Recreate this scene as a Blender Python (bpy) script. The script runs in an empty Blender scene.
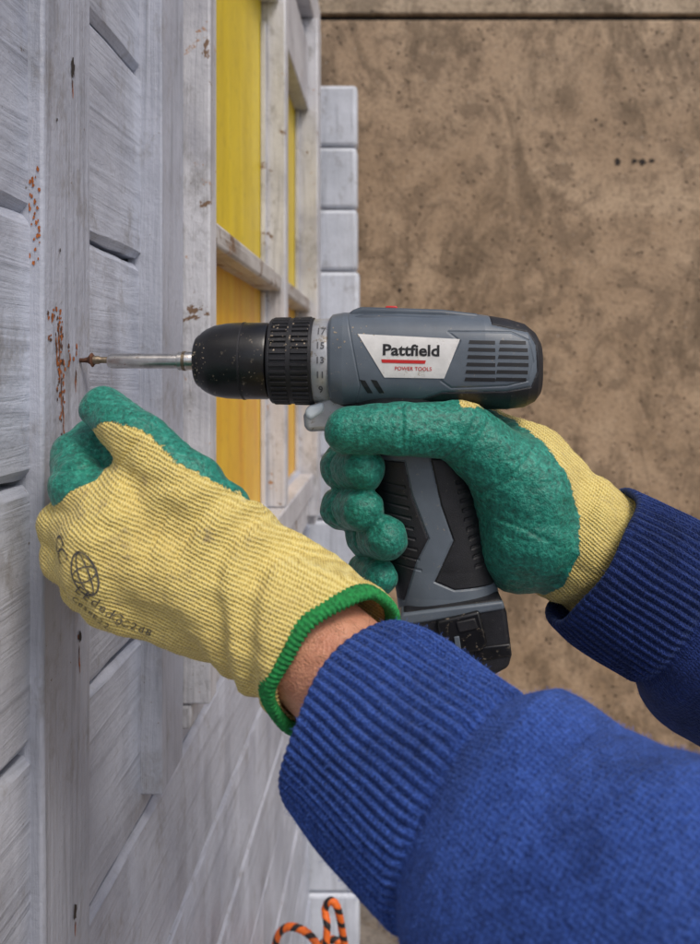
import bpy, bmesh, math, random
import numpy as np
from mathutils import Vector, Matrix
from mathutils.bvhtree import BVHTree
random.seed(7); np.random.seed(7)
F=750.0; CX=395.0; CY=370.0
def at(u,v,d):            # survey station (bearing u, level v, distance d) -> metres
    return Vector(((u-CX)/F*d, d, (CY-v)/F*d))
DY=0.445                  # distance of the drill's mid plane
S=F/DY
def dp(u,v,y=0.0): return Vector(((u-CX)/S, DY+y, (CY-v)/S))

# ------------------------------------------------------------ materials
def newmat(name):
    m=bpy.data.materials.new(name); m.use_nodes=True
    nt=m.node_tree; b=nt.nodes['Principled BSDF']; return m,nt,b
def L(nt,a,b): nt.links.new(a,b)
def noise(nt,vec,scale,detail=6,rough=.6,dist=0):
    n=nt.nodes.new('ShaderNodeTexNoise'); n.inputs['Scale'].default_value=scale
    n.inputs['Detail'].default_value=min(detail,5); n.inputs['Roughness'].default_value=rough
    n.inputs['Distortion'].default_value=dist
    if vec is not None: L(nt,vec,n.inputs['Vector'])
    return n.outputs['Fac']
def ramp(nt,fac,stops):
    r=nt.nodes.new('ShaderNodeValToRGB'); e=r.color_ramp.elements
    e[0].position=stops[0][0]; e[0].color=(*stops[0][1],1)
    e[1].position=stops[-1][0]; e[1].color=(*stops[-1][1],1)
    for p,c in stops[1:-1]:
        q=e.new(p); q.color=(*c,1)
    L(nt,fac,r.inputs['Fac']); return r.outputs['Color']
def gray(nt,fac,a,b): return ramp(nt,fac,[(a,(0,0,0)),(b,(1,1,1))])
def mix(nt,fac,c1,c2,mode='MIX'):
    m=nt.nodes.new('ShaderNodeMix'); m.data_type='RGBA'; m.blend_type=mode
    for s,v in ((m.inputs['Factor'],fac),(m.inputs['A'],c1),(m.inputs['B'],c2)):
        if isinstance(v,(int,float)): s.default_value=v
        elif isinstance(v,tuple): s.default_value=(*v,1)
        else: L(nt,v,s)
    return m.outputs['Result']
def math_(nt,op,a,b=None,c=None):
    m=nt.nodes.new('ShaderNodeMath'); m.operation=op
    for i,v in enumerate((a,b,c)):
        if v is None: continue
        if isinstance(v,(int,float)): m.inputs[i].default_value=v
        else: L(nt,v,m.inputs[i])
    return m.outputs[0]
def bump(nt,b,h,dist,strength=1.0,prev=None):
    n=nt.nodes.new('ShaderNodeBump'); n.inputs['Distance'].default_value=dist; n.inputs['Strength'].default_value=strength
    L(nt,h,n.inputs['Height'])
    if prev is not None: L(nt,prev,n.inputs['Normal'])
    L(nt,n.outputs['Normal'],b.inputs['Normal']); return n.outputs['Normal']
def objc(nt): return nt.nodes.new('ShaderNodeTexCoord').outputs['Object']
def mapping(nt,vec,sc,rot=(0,0,0)):
    m=nt.nodes.new('ShaderNodeMapping'); m.inputs['Scale'].default_value=sc; m.inputs['Rotation'].default_value=rot
    L(nt,vec,m.inputs['Vector']); return m.outputs['Vector']

def paint_mat(name,grain,base=(.60,.62,.68),dark=(.42,.44,.50),chips=.0,seed=0):
    m,nt,b=newmat(name); o=objc(nt)
    sc={'y':(60,3,60),'z':(60,60,3)}[grain]
    g=noise(nt,mapping(nt,o,sc),1.3,5,.62,1.4)
    big=noise(nt,o,9,5,.65)
    fine=noise(nt,o,170,4,.65)
    c=ramp(nt,big,[(.32,dark),(.5,base),(.70,tuple(min(1,x*1.16) for x in base))])
    c=mix(nt,math_(nt,'MULTIPLY',gray(nt,g,.52,.70),.70),c,tuple(x*.68 for x in dark))
    c=mix(nt,gray(nt,fine,.69,.74),c,(.15,.11,.08))
    gm=noise(nt,mapping(nt,o,(1,1,.6),(.3,.7,.2)),26,5,.78)
    c=mix(nt,math_(nt,'MULTIPLY',gray(nt,gm,.54,.70),.65),c,(.21,.195,.185))
    if chips:
        ch=noise(nt,o,22,5,.75,.6)
        c=mix(nt,gray(nt,ch,.66-chips*.1,.69-chips*.1),c,(.20,.12,.07))
        ch2=noise(nt,mapping(nt,o,(1,1,1),(1,2,.5)),30,5,.75)
        c=mix(nt,gray(nt,ch2,.64,.70),c,(.42,.20,.07))
    L(nt,c,b.inputs['Base Color']); b.inputs['Roughness'].default_value=.40
    h=math_(nt,'ADD',math_(nt,'MULTIPLY',g,.8),math_(nt,'ADD',math_(nt,'MULTIPLY',big,1.2),math_(nt,'MULTIPLY',fine,.38)))
    bump(nt,b,h,.0022,.8)
    return m
M_board=paint_mat('painted_board','y',base=(.46,.485,.56),dark=(.34,.36,.43))
M_post=paint_mat('painted_post','z',base=(.41,.43,.50),dark=(.32,.34,.40))
M_frame=paint_mat('painted_frame','z',base=(.58,.58,.61),dark=(.42,.42,.46),chips=.25)
M_log=paint_mat('painted_log','z',base=(.58,.61,.68),dark=(.47,.50,.56))
M_transom=paint_mat('painted_transom','y',base=(.52,.50,.48),dark=(.30,.26,.23),chips=.9)

def simple(name,col,rough=.5,metal=0,nscale=0,namp=.15,bmp=0,bscale=300,dust=None,dthr=.62,dscale=120):
    m,nt,b=newmat(name); o=objc(nt); c=None
    if nscale:
        n=noise(nt,o,nscale,6,.6)
        c=ramp(nt,n,[(.3,tuple(x*(1-namp) for x in col)),(.7,tuple(min(1,x*(1+namp)) for x in col))])
    if dust:
        d1=noise(nt,o,dscale,5,.8); d2=noise(nt,o,dscale*.22,3,.6)
        k=math_(nt,'MULTIPLY',gray(nt,d1,dthr,dthr+.07),gray(nt,d2,.38,.54))
        c=mix(nt,math_(nt,'MULTIPLY',k,.8),c if c else (*col,)[:3],dust)
    if c is not None: L(nt,c,b.inputs['Base Color'])
    else: b.inputs['Base Color'].default_value=(*col,1)
    b.inputs['Roughness'].default_value=rough; b.inputs['Metallic'].default_value=metal
    if bmp: bump(nt,b,noise(nt,o,bscale,4,.6),bmp)
    return m
M_dark=simple('dark_gap',(.02,.02,.022),.9)
M_hole=simple('hole_dark',(.03,.022,.018),.9)
M_rust=simple('rust',(.34,.095,.018),.8,nscale=300,namp=.5)
M_rustd=simple('rust_dark',(.10,.04,.02),.8,nscale=300,namp=.5)
def yellow_mat(name,c1,c2):
    m,nt,b=newmat(name); o=objc(nt)
    s=noise(nt,mapping(nt,o,(1,9,1.6)),2.0,4,.5,.8)
    f=noise(nt,o,60,5,.7)
    c=ramp(nt,s,[(.3,c1),(.7,c2)]); c=mix(nt,math_(nt,'MULTIPLY',gray(nt,f,.52,.75),.35),c,tuple(x*.5 for x in c1))
    L(nt,c,b.inputs['Base Color']); b.inputs['Roughness'].default_value=.4
    bump(nt,b,s,.004,.4); return m
M_yel=yellow_mat('yellow_panel',(.66,.48,.012),(.82,.62,.02))
M_yel2=yellow_mat('yellow_curtain',(.74,.34,.012),(.86,.54,.03))
DUST=(.36,.29,.21)
M_body=simple('drill_grey',(.112,.136,.165),.38,nscale=60,namp=.12,bmp=.00008,bscale=2200,dust=DUST,dthr=.62,dscale=200)
M_cap=simple('drill_blue_grey',(.075,.095,.12),.36,nscale=60,namp=.15,bmp=.00008,bscale=2200,dust=DUST,dthr=.62,dscale=200)
M_rub=simple('drill_rubber',(.012,.012,.015),.5,nscale=80,namp=.5,bmp=.0002,bscale=1600,dust=(.20,.17,.14),dthr=.62,dscale=260)
M_blk=simple('chuck_black',(.009,.009,.010),.32,nscale=50,namp=.5,bmp=.00004,bscale=900,dust=(.28,.23,.17),dthr=.59,dscale=190)
M_steel=simple('steel',(.62,.60,.57),.28,1,nscale=150,namp=.25,dust=(.2,.12,.06),dthr=.58,dscale=300)
M_brass=simple('worn_steel',(.30,.24,.17),.45,1,nscale=400,namp=.5)
M_ring=simple('ring_silver',(.42,.43,.45),.35,.3,nscale=90,namp=.2,dust=(.2,.16,.11),dthr=.56,dscale=200)
M_label=simple('label_white',(.70,.69,.67),.4,nscale=120,namp=.10,dust=DUST,dthr=.60,dscale=220)
M_red=simple('red_plastic',(.55,.02,.02),.35)
M_txt=simple('ink_black',(.012,.012,.014),.6)
M_txtw=simple('ink_grey',(.10,.10,.11),.6)
M_led=simple('led_clear',(.75,.82,.88),.12)

# concrete
def concrete(name,a,bcol,c_):
    m,nt,b=newmat(name); o=objc(nt)
    n1=noise(nt,o,1.7,5,.66,.6); n2=noise(nt,o,9,5,.80,.3); n3=noise(nt,o,75,4,.75)
    c=ramp(nt,n1,[(.36,a),(.5,bcol),(.64,c_)])
    c=mix(nt,math_(nt,'MULTIPLY',gray(nt,n2,.47,.60),.85),c,tuple(x*.55 for x in bcol))
    c=mix(nt,math_(nt,'MULTIPLY',gray(nt,n3,.52,.66),.7),c,tuple(x*.40 for x in a))
    st=noise(nt,mapping(nt,o,(2.4,2.4,1.1)),1.7,5,.74,1.2)
    c=mix(nt,math_(nt,'MULTIPLY',gray(nt,st,.50,.62),.6),c,(.12,.082,.048))
    v=nt.nodes.new('ShaderNodeTexVoronoi'); v.inputs['Scale'].default_value=34; L(nt,o,v.inputs['Vector'])
    pit=gray(nt,v.outputs['Distance'],.11,.19)
    pm=math_(nt,'MULTIPLY',math_(nt,'SUBTRACT',1.0,pit),gray(nt,n2,.43,.52))
    c=mix(nt,math_(nt,'MULTIPLY',pm,.75),c,(.055,.034,.02))
    wsp=noise(nt,mapping(nt,o,(1,1,1),(.4,.2,.9)),110,2,.5)
    c=mix(nt,gray(nt,wsp,.72,.76),c,(.56,.50,.42))
    L(nt,c,b.inputs['Base Color']); b.inputs['Roughness'].default_value=.85
    h=math_(nt,'SUBTRACT',math_(nt,'ADD',n2,math_(nt,'MULTIPLY',n3,.5)),math_(nt,'MULTIPLY',pm,.8))
    bump(nt,b,h,.007,.85)
    return m
M_con=concrete('concrete',(.33,.225,.135),(.43,.30,.19),(.52,.375,.245))
M_con2=concrete('concrete_light',(.38,.28,.185),(.45,.34,.23),(.52,.40,.28))
M_ground=concrete('paving',(.18,.16,.14),(.25,.22,.19),(.32,.29,.25))
M_roof=simple('roof_felt',(.05,.05,.055),.9,nscale=30,namp=.4,bmp=.002,bscale=200)

# ------------------------------------------------------------ mesh helpers
COL=bpy.context.scene.collection
def empty(name):
    e=bpy.data.objects.new(name,None); COL.objects.link(e); e.empty_display_size=.05; return e
def mkobj(name,verts,faces,mats,parent=None,smooth=False,bevel=0,seg=2):
    me=bpy.data.meshes.new(name)
    me.from_pydata([tuple(v) for v in verts],[],[tuple(f) for f in faces]); me.update()
    for m in (mats if isinstance(mats,(list,tuple)) else [mats]): me.materials.append(m)
    ob=bpy.data.objects.new(name,me); COL.objects.link(ob)
    if parent: ob.parent=parent
    if smooth: me.shade_smooth()
    if bevel:
        md=ob.modifiers.new('b','BEVEL'); md.width=bevel; md.segments=seg; md.limit_method='ANGLE'; md.angle_limit=math.radians(35)
        me.shade_smooth()
        try: me.set_sharp_from_angle(angle=math.radians(40))
        except Exception: pass
    return ob
def box(name,x0,x1,y0,y1,z0,z1,mat,parent=None,bevel=.002):
    bm=bmesh.new(); bmesh.ops.create_cube(bm,size=1)
    for v in bm.verts:
        v.co=Vector(((x0+x1)/2+v.co.x*(x1-x0),(y0+y1)/2+v.co.y*(y1-y0),(z0+z1)/2+v.co.z*(z1-z0)))
    vs=[v.co.copy() for v in bm.verts]; bm.verts.index_update(); fs=[[v.index for v in f.verts] for f in bm.faces]; bm.free()
    return mkobj(name,vs,fs,mat,parent,bevel=bevel,seg=3)
def fixn(ob):
    bm=bmesh.new(); bm.from_mesh(ob.data); bmesh.ops.recalc_face_normals(bm,faces=bm.faces); bm.to_mesh(ob.data); bm.free()
def prism(name,pts,y0,y1,mat,parent,bevel=.0015,seg=3):
    n=len(pts); vs=[dp(u,v,y0) for u,v in pts]+[dp(u,v,y1) for u,v in pts]
    fs=[list(range(n)),list(range(2*n-1,n-1,-1))]+[[i,i+n,(i+1)%n+n,(i+1)%n] for i in range(n)]
    ob=mkobj(name,vs,fs,mat,parent,bevel=bevel,seg=seg); fixn(ob); return ob
def grid_faces(M,Nn):
    i=np.arange(M-1)[:,None]; j=np.arange(Nn)[None,:]
    j2=(j+1)%Nn
    return np.stack([(i*Nn+j),(i*Nn+j2),((i+1)*Nn+j2),((i+1)*Nn+j)],-1).reshape(-1,4)
def lathe_x(name,prof,cv,mat,parent,n=96,mod=None):
    vs=[]
    for u,r in prof:
        c=dp(u,cv)
        for k in range(n):
            a=2*math.pi*k/n; rr=r/S
            if mod: rr*=mod(u,a)
            vs.append((c.x,c.y+rr*math.sin(a),c.z+rr*math.cos(a)))
    fs=grid_faces(len(prof),n).tolist()
    fs=[f[::-1] for f in fs]
    fs.append(list(range(n))); fs.append(list(range((len(prof)-1)*n,len(prof)*n))[::-1])
    ob=mkobj(name,vs,fs,mat,parent,smooth=True)
    ob.data.set_sharp_from_angle(angle=math.radians(38))
    return ob
def inpoly(x,y,poly):
    x=np.asarray(x); y=np.asarray(y); r=np.zeros(x.shape,bool); n=len(poly)
    for i in range(n):
        x1,y1=poly[i]; x2,y2=poly[(i+1)%n]
        c=((y1>y)!=(y2>y))
        xi=(x2-x1)*(y-y1)/((y2-y1) if y2!=y1 else 1e-9)+x1
        r^=c&(x<xi)
    return r
def dpoly(x,y,poly):
    d=np.full(np.shape(x),1e9); n=len(poly)
    for i in range(n):
        a=np.array(poly[i],float); b=np.array(poly[(i+1)%n],float); ab=b-a
        t=np.clip(((x-a[0])*ab[0]+(y-a[1])*ab[1])/max(ab@ab,1e-9),0,1)
        d=np.minimum(d,np.hypot(x-a[0]-t*ab[0],y-a[1]-t*ab[1]))
    return d
def interp(tab,s):
    tab=np.array(tab,float); return [np.interp(s,tab[:,0],tab[:,i]) for i in range(1,tab.shape[1])]
def project(name,verts,faces,bvh,mat,parent,off=.0003,direction=Vector((0,1,0))):
    out=[]
    for v in verts:
        o=Vector(v); o=o-direction*.3
        h,nm,_,_=bvh.ray_cast(o,direction)
        out.append((h-direction*off) if h else Vector(v))
    return mkobj(name,out,faces,mat,parent,smooth=False)
def patch(name,poly,bvh,mat,parent,off=.0003,depth=DY,cuts=4):
    bm=bmesh.new(); vs=[bm.verts.new(at(u,v,depth)) for u,v in poly]; f=bm.faces.new(vs)
    bmesh.ops.triangulate(bm,faces=[f])
    for _ in range(cuts):
        ed=[e for e in bm.edges if e.calc_length()>.003]
        if not ed: break
        bmesh.ops.subdivide_edges(bm,edges=ed,cuts=1); bmesh.ops.triangulate(bm,faces=bm.faces)
    bm.normal_update()
    for f in bm.faces:
        if f.normal.y>0: f.normal_flip()
    bm.verts.index_update(); V=[v.co.copy() for v in bm.verts]; Fc=[[v.index for v in f.verts] for f in bm.faces]; bm.free()
    return project(name,V,Fc,bvh,mat,parent,off)
def text(name,s,u,v,height,ang,bvh,mat,parent,off=.0004,depth=DY,bold=.0,shear=0,sx=1):
    cu=bpy.data.curves.new('t','FONT'); cu.body=s; cu.size=1; cu.offset=bold; cu.shear=shear
    cu.align_x='CENTER'; cu.align_y='CENTER'; cu.resolution_u=3
    ob=bpy.data.objects.new('t',cu); COL.objects.link(ob)
    dg=bpy.context.evaluated_depsgraph_get(); me=ob.evaluated_get(dg).to_mesh()
    bm=bmesh.new(); bm.from_mesh(me); ob.evaluated_get(dg).to_mesh_clear()
    bmesh.ops.triangulate(bm,faces=bm.faces)
    bpy.data.objects.remove(ob)
    c=at(u,v,depth); sc=height/F*depth; ca,sa=math.cos(ang),math.sin(ang)
    bm.verts.index_update(); V=[]
    for q in bm.verts:
        x=q.co.x*sc*sx; z=q.co.y*sc
        V.append(Vector((c.x+x*ca-z*sa,c.y,c.z+x*sa+z*ca)))
    Fc=[[w.index for w in f.verts] for f in bm.faces]; bm.free()
    return project(name,V,Fc,bvh,mat,parent,off)

# ------------------------------------------------------------ garden shed
shed=empty('garden_shed')
PITCH=.143; Z0=.083
GROUND=-1.45
def board(name,y0,y1,z0,z1,xf,mat,off=0):
    g=.0014
    prof=[(xf-.03,z0+g),(xf-.0042,z0+g),(xf-.0008,z0+g+.0042),(xf,z0+g+.0055),(xf,z1-g-.0055),(xf-.0008,z1-g-.0042),(xf-.0042,z1-g),(xf-.03,z1-g)]
    ys=np.arange(y0,y1,.01).tolist()+[y1]
    vs=[]; ph=random.random()*6; jt=[0]*8
    for y in ys:
        w=.0006*math.sin(y*9+ph)+.0004*math.sin(y*23+ph*2)
        jt=[.7*q+random.gauss(0,.00022) for q in jt]
        for i,(x,z) in enumerate(prof):
            e=.0004*math.sin(y*61+ph*3+i)+.0003*math.sin(y*137+i*2+ph)+jt[i]
            vs.append((x+off+w,y,z+((w+e) if i in(1,2,3,4,5,6) else 0)))
    n=len(prof); fs=[]
    for i in range(len(ys)-1):
        for j in range(n-1): fs.append([i*n+j,(i+1)*n+j,(i+1)*n+j+1,i*n+j+1])
    fs.append(list(range(n))); fs.append(list(range((len(ys)-1)*n,len(ys)*n))[::-1])
    ob=mkobj(name,vs,[f[::-1] for f in fs],mat,shed,smooth=True); ob.data.set_sharp_from_angle(angle=math.radians(24)); return ob
k0=int(math.floor((GROUND-Z0)/PITCH)); row=0
WY0,WY1=.655,1.60
for k in range(k0,8):
    z0=max(Z0+k*PITCH,GROUND+.02); z1=Z0+(k+1)*PITCH; off=random.uniform(-.0016,.0016)
    if k>=-2 and k<4:
        board('wall_board_%d'%row,-1.6,WY0,z0,z1,-.195,M_board,off); row+=1
        board('wall_board_%d'%row,WY1-.02,1.71,z0,z1,-.195,M_board,off); row+=1
    else:
        board('wall_board_%d'%row,-1.6,1.71,z0,z1,-.195,M_board,off); row+=1
box('wall_backing',-.30,-.224,-1.6,1.70,GROUND,1.22,M_dark,shed,0)
zt=.655; i=0
while zt>GROUND+.02:
    z0=max(zt-PITCH+.003,GROUND+.01)
    box('corner_log_%d'%i,-2.4,-.085+random.uniform(-.003,.003),1.722,1.772+random.uniform(-.003,.003),z0,zt,M_log,shed,.009); zt-=PITCH; i+=1
box('end_wall_upper',-2.4,-.196,1.722,1.77,.66,1.22,M_log,shed,.004)
box('end_wall_far',-2.4,-.2,-1.66,-1.61,GROUND,1.22,M_board,shed,.004)
box('rear_wall',-2.4,-2.35,-1.60,1.71,GROUND,1.22,M_board,shed,.004)
box('roof',-2.55,-.12,-1.75,1.85,1.225,1.27,M_roof,shed,.004)
box('cover_post',-.222,-.187,.399,.461,GROUND+.01,1.2,M_post,shed,.002)
box('casing_near',-.205,-.178,.573,.630,-.325,1.0,M_post,shed,.0015)
box('casing_inner',-.215,-.186,.6305,.6605,-.30,.9,M_post,shed,.002)
box('frame_near',-.218,-.163,.661,.686,-.295,.72,M_frame,shed,.002)
box('frame_mullion',-.218,-.167,1.145,1.175,-.21,.66,M_frame,shed,.003)
box('frame_far',-.218,-.158,1.535,1.60,-.30,.72,M_frame,shed,.003)
box('frame_far_casing',-.205,-.170,1.602,1.66,-.33,.76,M_frame,shed,.003)
box('frame_top',-.218,-.176,.6865,1.1435,.56,.66,M_frame,shed,.003)
box('frame_top_far',-.218,-.176,1.1765,1.5335,.53,.66,M_frame,shed,.003)
box('casing_top',-.205,-.166,.6,1.67,.7225,.80,M_frame,shed,.003)
box('transom_near',-.210,-.172,.6865,1.1435,.120,.144,M_transom,shed,.004)
box('transom_far',-.210,-.172,1.1765,1.5335,.120,.144,M_transom,shed,.004)
box('frame_bottom',-.218,-.166,.6865,1.5335,-.255,-.211,M_frame,shed,.003)
box('casing_bottom',-.212,-.180,.662,1.60,-.318,-.296,M_frame,shed,.003)
box('sill_board',-.214,-.176,.6865,1.5335,-.2955,-.2565,M_frame,shed,.003)
for a,(y0,y1) in enumerate(((.687,1.143),(1.177,1.533))):
    box('pane_upper_%d'%a,-.214,-.204,y0,y1,.144,.56,M_yel,shed,0)
    box('pane_lower_%d'%a,-.214,-.204,y0,y1,-.21,.120,M_yel2,shed,0)
    for z0,z1 in((.145,.528),(-.209,.119)):
        box('bead_%d_%d'%(a,int(z0*1000)),-.2035,-.196,y1-.008,y1-.0005,z0,z1,M_frame,shed,.001)
def blob(name,x,y,z,ry,rz,mat,n=14,j=.35):
    vs=[(x,y,z)]
    for q in range(n):
        a=2*math.pi*q/n; r=1+random.uniform(-j,j)
        vs.append((x,y+ry*r*math.cos(a),z+rz*r*math.sin(a)))
    mkobj(name,vs,[[0,1+q,1+(q+1)%n] for q in range(n)],mat,shed)
XP=-.1866
def post_blob(u,v,w,h,mat,i):
    y=-XP*F/(CX-u); z=(CY-v)*y/F
    blob('rust_mark_%d'%i,XP-random.random()*.0001,y,z,w*y/F*1.4,h*y/F,mat)
bi=0
for v0,v1,u0,u1,n in((308,322,46,62,14),(322,352,56,64,30),(355,402,57,66,34),(330,345,48,52,5),(345,366,68,78,14),(600,640,78,81,3),(500,520,60,70,3),(402,440,60,66,6)):
    for _ in range(n):
        post_blob(random.uniform(u0,u1),random.uniform(v0,v1),random.uniform(.5,1.6),random.uniform(.9,3.4),random.choice([M_rust,M_rust,M_rustd]),bi); bi+=1
for u,v,h in((60,350,34),(62,388,26),(59,330,20),(76,376,16),(64,412,20),(80,652,20),(73,84,14),(57,345,22),(76,925,12)):
    for dd in range(3):
        post_blob(u+random.uniform(-.5,.5),v+dd*h*.35,.75-.15*dd,h*.35,M_rust if dd else M_rustd,bi); bi+=1
for v in np.arange(170,265,6):
    for _ in range(2):
        y=.3985; x=random.uniform(-.1945,-.1885); z=(CY-v-random.uniform(-3,3))*y/F
        r=random.uniform(.0004,.0010); bi+=1
        vs=[(x+r*.8*math.cos(a)*random.uniform(.6,1.3),y-random.random()*.0001,z+r*1.5*math.sin(a)*random.uniform(.6,1.3)) for a in np.linspace(0,2*math.pi,10,endpoint=False)]
        mkobj('rust_mark_%d'%bi,vs,[list(range(10))],M_rust,shed)
for u,v,w,h in((73,68,3,9),(80,636,2.5,5),(75,912,2.5,8),(60,250,1,2),(57,120,1,2)):
    y=-XP*F/(CX-u); blob('nail_hole_%d'%int(v),XP+.0002,y,(CY-v)*y/F,w*y/F*1.3,h*y/F,M_hole)

# ------------------------------------------------------------ background
mkobj('ground',[(-60,-60,GROUND),(60,-60,GROUND),(60,60,GROUND),(-60,60,GROUND)],[[0,1,2,3]],M_ground)
cw=empty('concrete_wall')
YW=2.6; ZG=(CY-17)*YW/F
box('lower_panel',-4,6,YW,YW+.2,GROUND,ZG-.010,M_con,cw,.006)
box('joint',-4,6,YW+.02,YW+.19,ZG-.010,ZG+.010,M_dark,cw,0)
box('upper_panel',-4,6,YW-.004,YW+.2,ZG+.010,ZG+.9,M_con2,cw,.006)
for q,(u,v,r) in enumerate(((617,162,3.2),(634,161,3),(642,162,3.4),(652,161,2.6),(400,290,2),(596,120,1.6))):
    p=at(u,v,YW); vs=[(p.x+r*YW/F*math.cos(a)*random.uniform(.6,1.4),YW-.0015,p.z+r*YW/F*math.sin(a)*random.uniform(.6,1.4)) for a in np.linspace(0,2*math.pi,12,endpoint=False)]
    mkobj('pit_%d'%q,vs,[list(range(12))[::-1]],M_hole,cw)

# ------------------------------------------------------------ drill
drill=empty('cordless_drill')
CV=361
chk=lathe_x('chuck',[(196.5,9),(196.8,17),(198,24),(200,26),(203,27),(203.6,29),(208,32),(216,35.5),(228,37.6),(240,38.3),(268,38.3),(270,37.5),(270.5,33),(273,33)],CV,M_blk,drill,128)
lathe_x('chuck_collar',[(244,38.35),(244.2,38.9),(246,38.9),(246.3,38.35)],CV,M_rub,drill,96)
def ribs(u,a):
    return 1.0+.022*(1 if math.sin(a*44)>0 else -1)*(1 if 276<u<312 and not(291<u<296) else 0)
clu=lathe_x('clutch_ring',[(272,33),(272.2,41),(273.5,42.4),(275.9,42.6),(276.1,42.6),(291,42.8),(291.1,42.8),(295.9,43),(296.1,43),(311.9,43.3),(312.1,43.3),(314.5,43.2),(315,42)],CV,M_rub,drill,352,ribs)
ringob=lathe_x('number_ring',[(315,30),(315,41.2),(316,42),(330,42.6),(331.5,42),(331.5,30)],CV,M_ring,drill,128)
lathe_x('bit_holder',[(108,2),(109,6),(112,7.5),(150,7.6),(178,7.6),(179,9.4),(196,9.4),(198,8)],CV,M_steel,drill,48)
lathe_x('bit_groove',[(183,9.6),(183.2,9.8),(186,9.8),(186.2,9.6)],CV,M_brass,drill,48)
lathe_x('bit_tip',[(92,2.6),(93,4.2),(99,4.2),(101,3.2),(110,3.4)],CV-1,M_brass,drill,12)
lathe_x('screw',[(72,2.0),(84,2.2),(88,3),(92,6.4),(93,6.6),(94,5)],CV-1,M_rustd,drill,24,lambda u,a:1+.15*math.sin(a+u*2))
def loft_body(name,stations,n,m,expo,axis,zones,mats,grooves):
    a0,a1=stations[0][0],stations[-1][0]
    tt=np.linspace(0,math.pi,m); s=a0+(a1-a0)*(.35*(1-np.cos(tt))/2+.65*np.linspace(0,1,m))
    c,r,ry=interp(stations,s)
    th=np.linspace(0,2*math.pi,n,endpoint=False)
    ct=np.sign(np.cos(th))*np.abs(np.cos(th))**(2/expo); stt=np.sign(np.sin(th))*np.abs(np.sin(th))**(2/expo)
    if axis=='x':
        U=np.repeat(s[:,None],n,1); V=c[:,None]-r[:,None]*ct[None,:]
    else:
        V=np.repeat(s[:,None],n,1); U=c[:,None]+r[:,None]*ct[None,:]
    Yv=ry[:,None]*stt[None,:]
    for poly,w,dep in grooves:
        d=dpoly(U,V,poly); Yv=Yv-np.sign(Yv)*dep*np.clip(1-d/w,0,1)
    X=(U-CX)/S; Z=(CY-V)/S; Y=DY+Yv
    vs=np.stack([X,Y,Z],-1).reshape(-1,3)
    fs=grid_faces(m,n)
    Uc=U.reshape(-1)[fs].mean(1); Vc=V.reshape(-1)[fs].mean(1)
    mi=np.zeros(len(fs),int)
    for idx,poly in zones: mi[inpoly(Uc,Vc,poly)]=idx
    fl=fs.tolist(); fl.append(list(range(n))[::-1]); fl.append(list(range((m-1)*n,m*n)))
    mi=list(mi)+[mi[0],mi[-1]]
    ob=mkobj(name,vs,fl,mats,drill,smooth=True)
    ob.data.polygons.foreach_set('material_index',mi)
    bm=bmesh.new(); bm.from_mesh(ob.data); bmesh.ops.recalc_face_normals(bm,faces=bm.faces); bm.to_mesh(ob.data)
    bvh=BVHTree.FromBMesh(bm); bm.free(); return ob,bvh
rear=[(486,300),(560,300),(560,430),(334,430),(336,404),(420,398),(440,391),(500,390),(524,386),(530,372),(529,346),(522,334),(500,330),(487,327)]
gpan=[(445,334),(505,334),(522,342),(526,362),(521,380),(500,385),(448,387),(438,380),(456,343)]
lab=[(360,336),(456,341),(441,378),(385,377)]
body,bvh_b=loft_body('housing',[(331,359,20,.008),(331.3,359,41,.0255),(334,359,44,.0265),(345,360,47,.0275),(400,360.5,47.5,.028),(480,362,47,.028),(505,364,45,.0272),(522,365.5,41.5,.025),(532,367,35,.0215),(537.5,368,27,.017),(539.5,368,16,.010),(540,368,2,.001)],420,520,2.7,'x',
    [(1,rear)],[M_body,M_rub],[(rear,1.3,.0007),(gpan,1.2,.0006),([(346,300),(352,332),(362,385),(350,430),(300,430),(300,300)],1.0,.0005)])
prism('top_cover',[(346,322),(352,312),(362,308.5),(440,311),(474,315),(489,322),(489,332),(346,332)],-.0135,.0135,M_cap,drill,.0022,4)
prism('top_cover_side',[(352,330),(352,319),(366,316),(470,320),(486,326),(486,333)],-.0185,.0185,M_cap,drill,.0025,4)
prism('reverse_button',[(384,311),(386,306.5),(397,306.5),(398,311)],-.005,.005,M_red,drill,.0008)
patch('label',lab,bvh_b,M_label,drill,.00035)
text('label_text','Pattfield',410,352,14.5,-.02,bvh_b,M_txt,drill,.0006,bold=.028,sx=1.14)
patch('label_stripe',[(382,360),(424,361),(423,364.2),(383,363.2)],bvh_b,M_red,drill,.0006,cuts=1)
text('label_small','POWER TOOLS',412,369,5,-.02,bvh_b,M_red,drill,.0006,bold=.008)
for r in range(6):
    for (a,b) in((464,489),(493,521)):
        v=342+r*7; dx=(r-2.5)**2*.35
        x0=a+1-r*.8; x1=b-(dx if b>500 else 0)
        patch('vent_%d_%d'%(a,r),[(x0,v),(x1,v+.6),(x1,v+4),(x0-1,v+3.4)],bvh_b,M_txt,drill,.0002,cuts=2)
for q in range(2):
    patch('slot_%d'%q,[(361+q*11,379),(367+q*11,380),(374+q*11,392),(369+q*11,392)],bvh_b,M_txt,drill,.0003,cuts=1)
def bvh_of(ob):
    bm=bmesh.new(); bm.from_mesh(ob.data); r=BVHTree.FromBMesh(bm); bm.free(); return r
bvh_r=bvh_of(ringob); bvh_c=bvh_of(clu); bvh_k=bvh_of(chk)
for q,(s_,v) in enumerate((('17',333),('15',347),('13',361),('11',375),('9',389))):
    text('numeral_%d'%q,s_,324,v,9,0,bvh_r,M_txtw,drill,.0004,bold=.02)
M_fleck=simple('dried_paint',(.33,.27,.20),.8,nscale=500,namp=.3)
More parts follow.
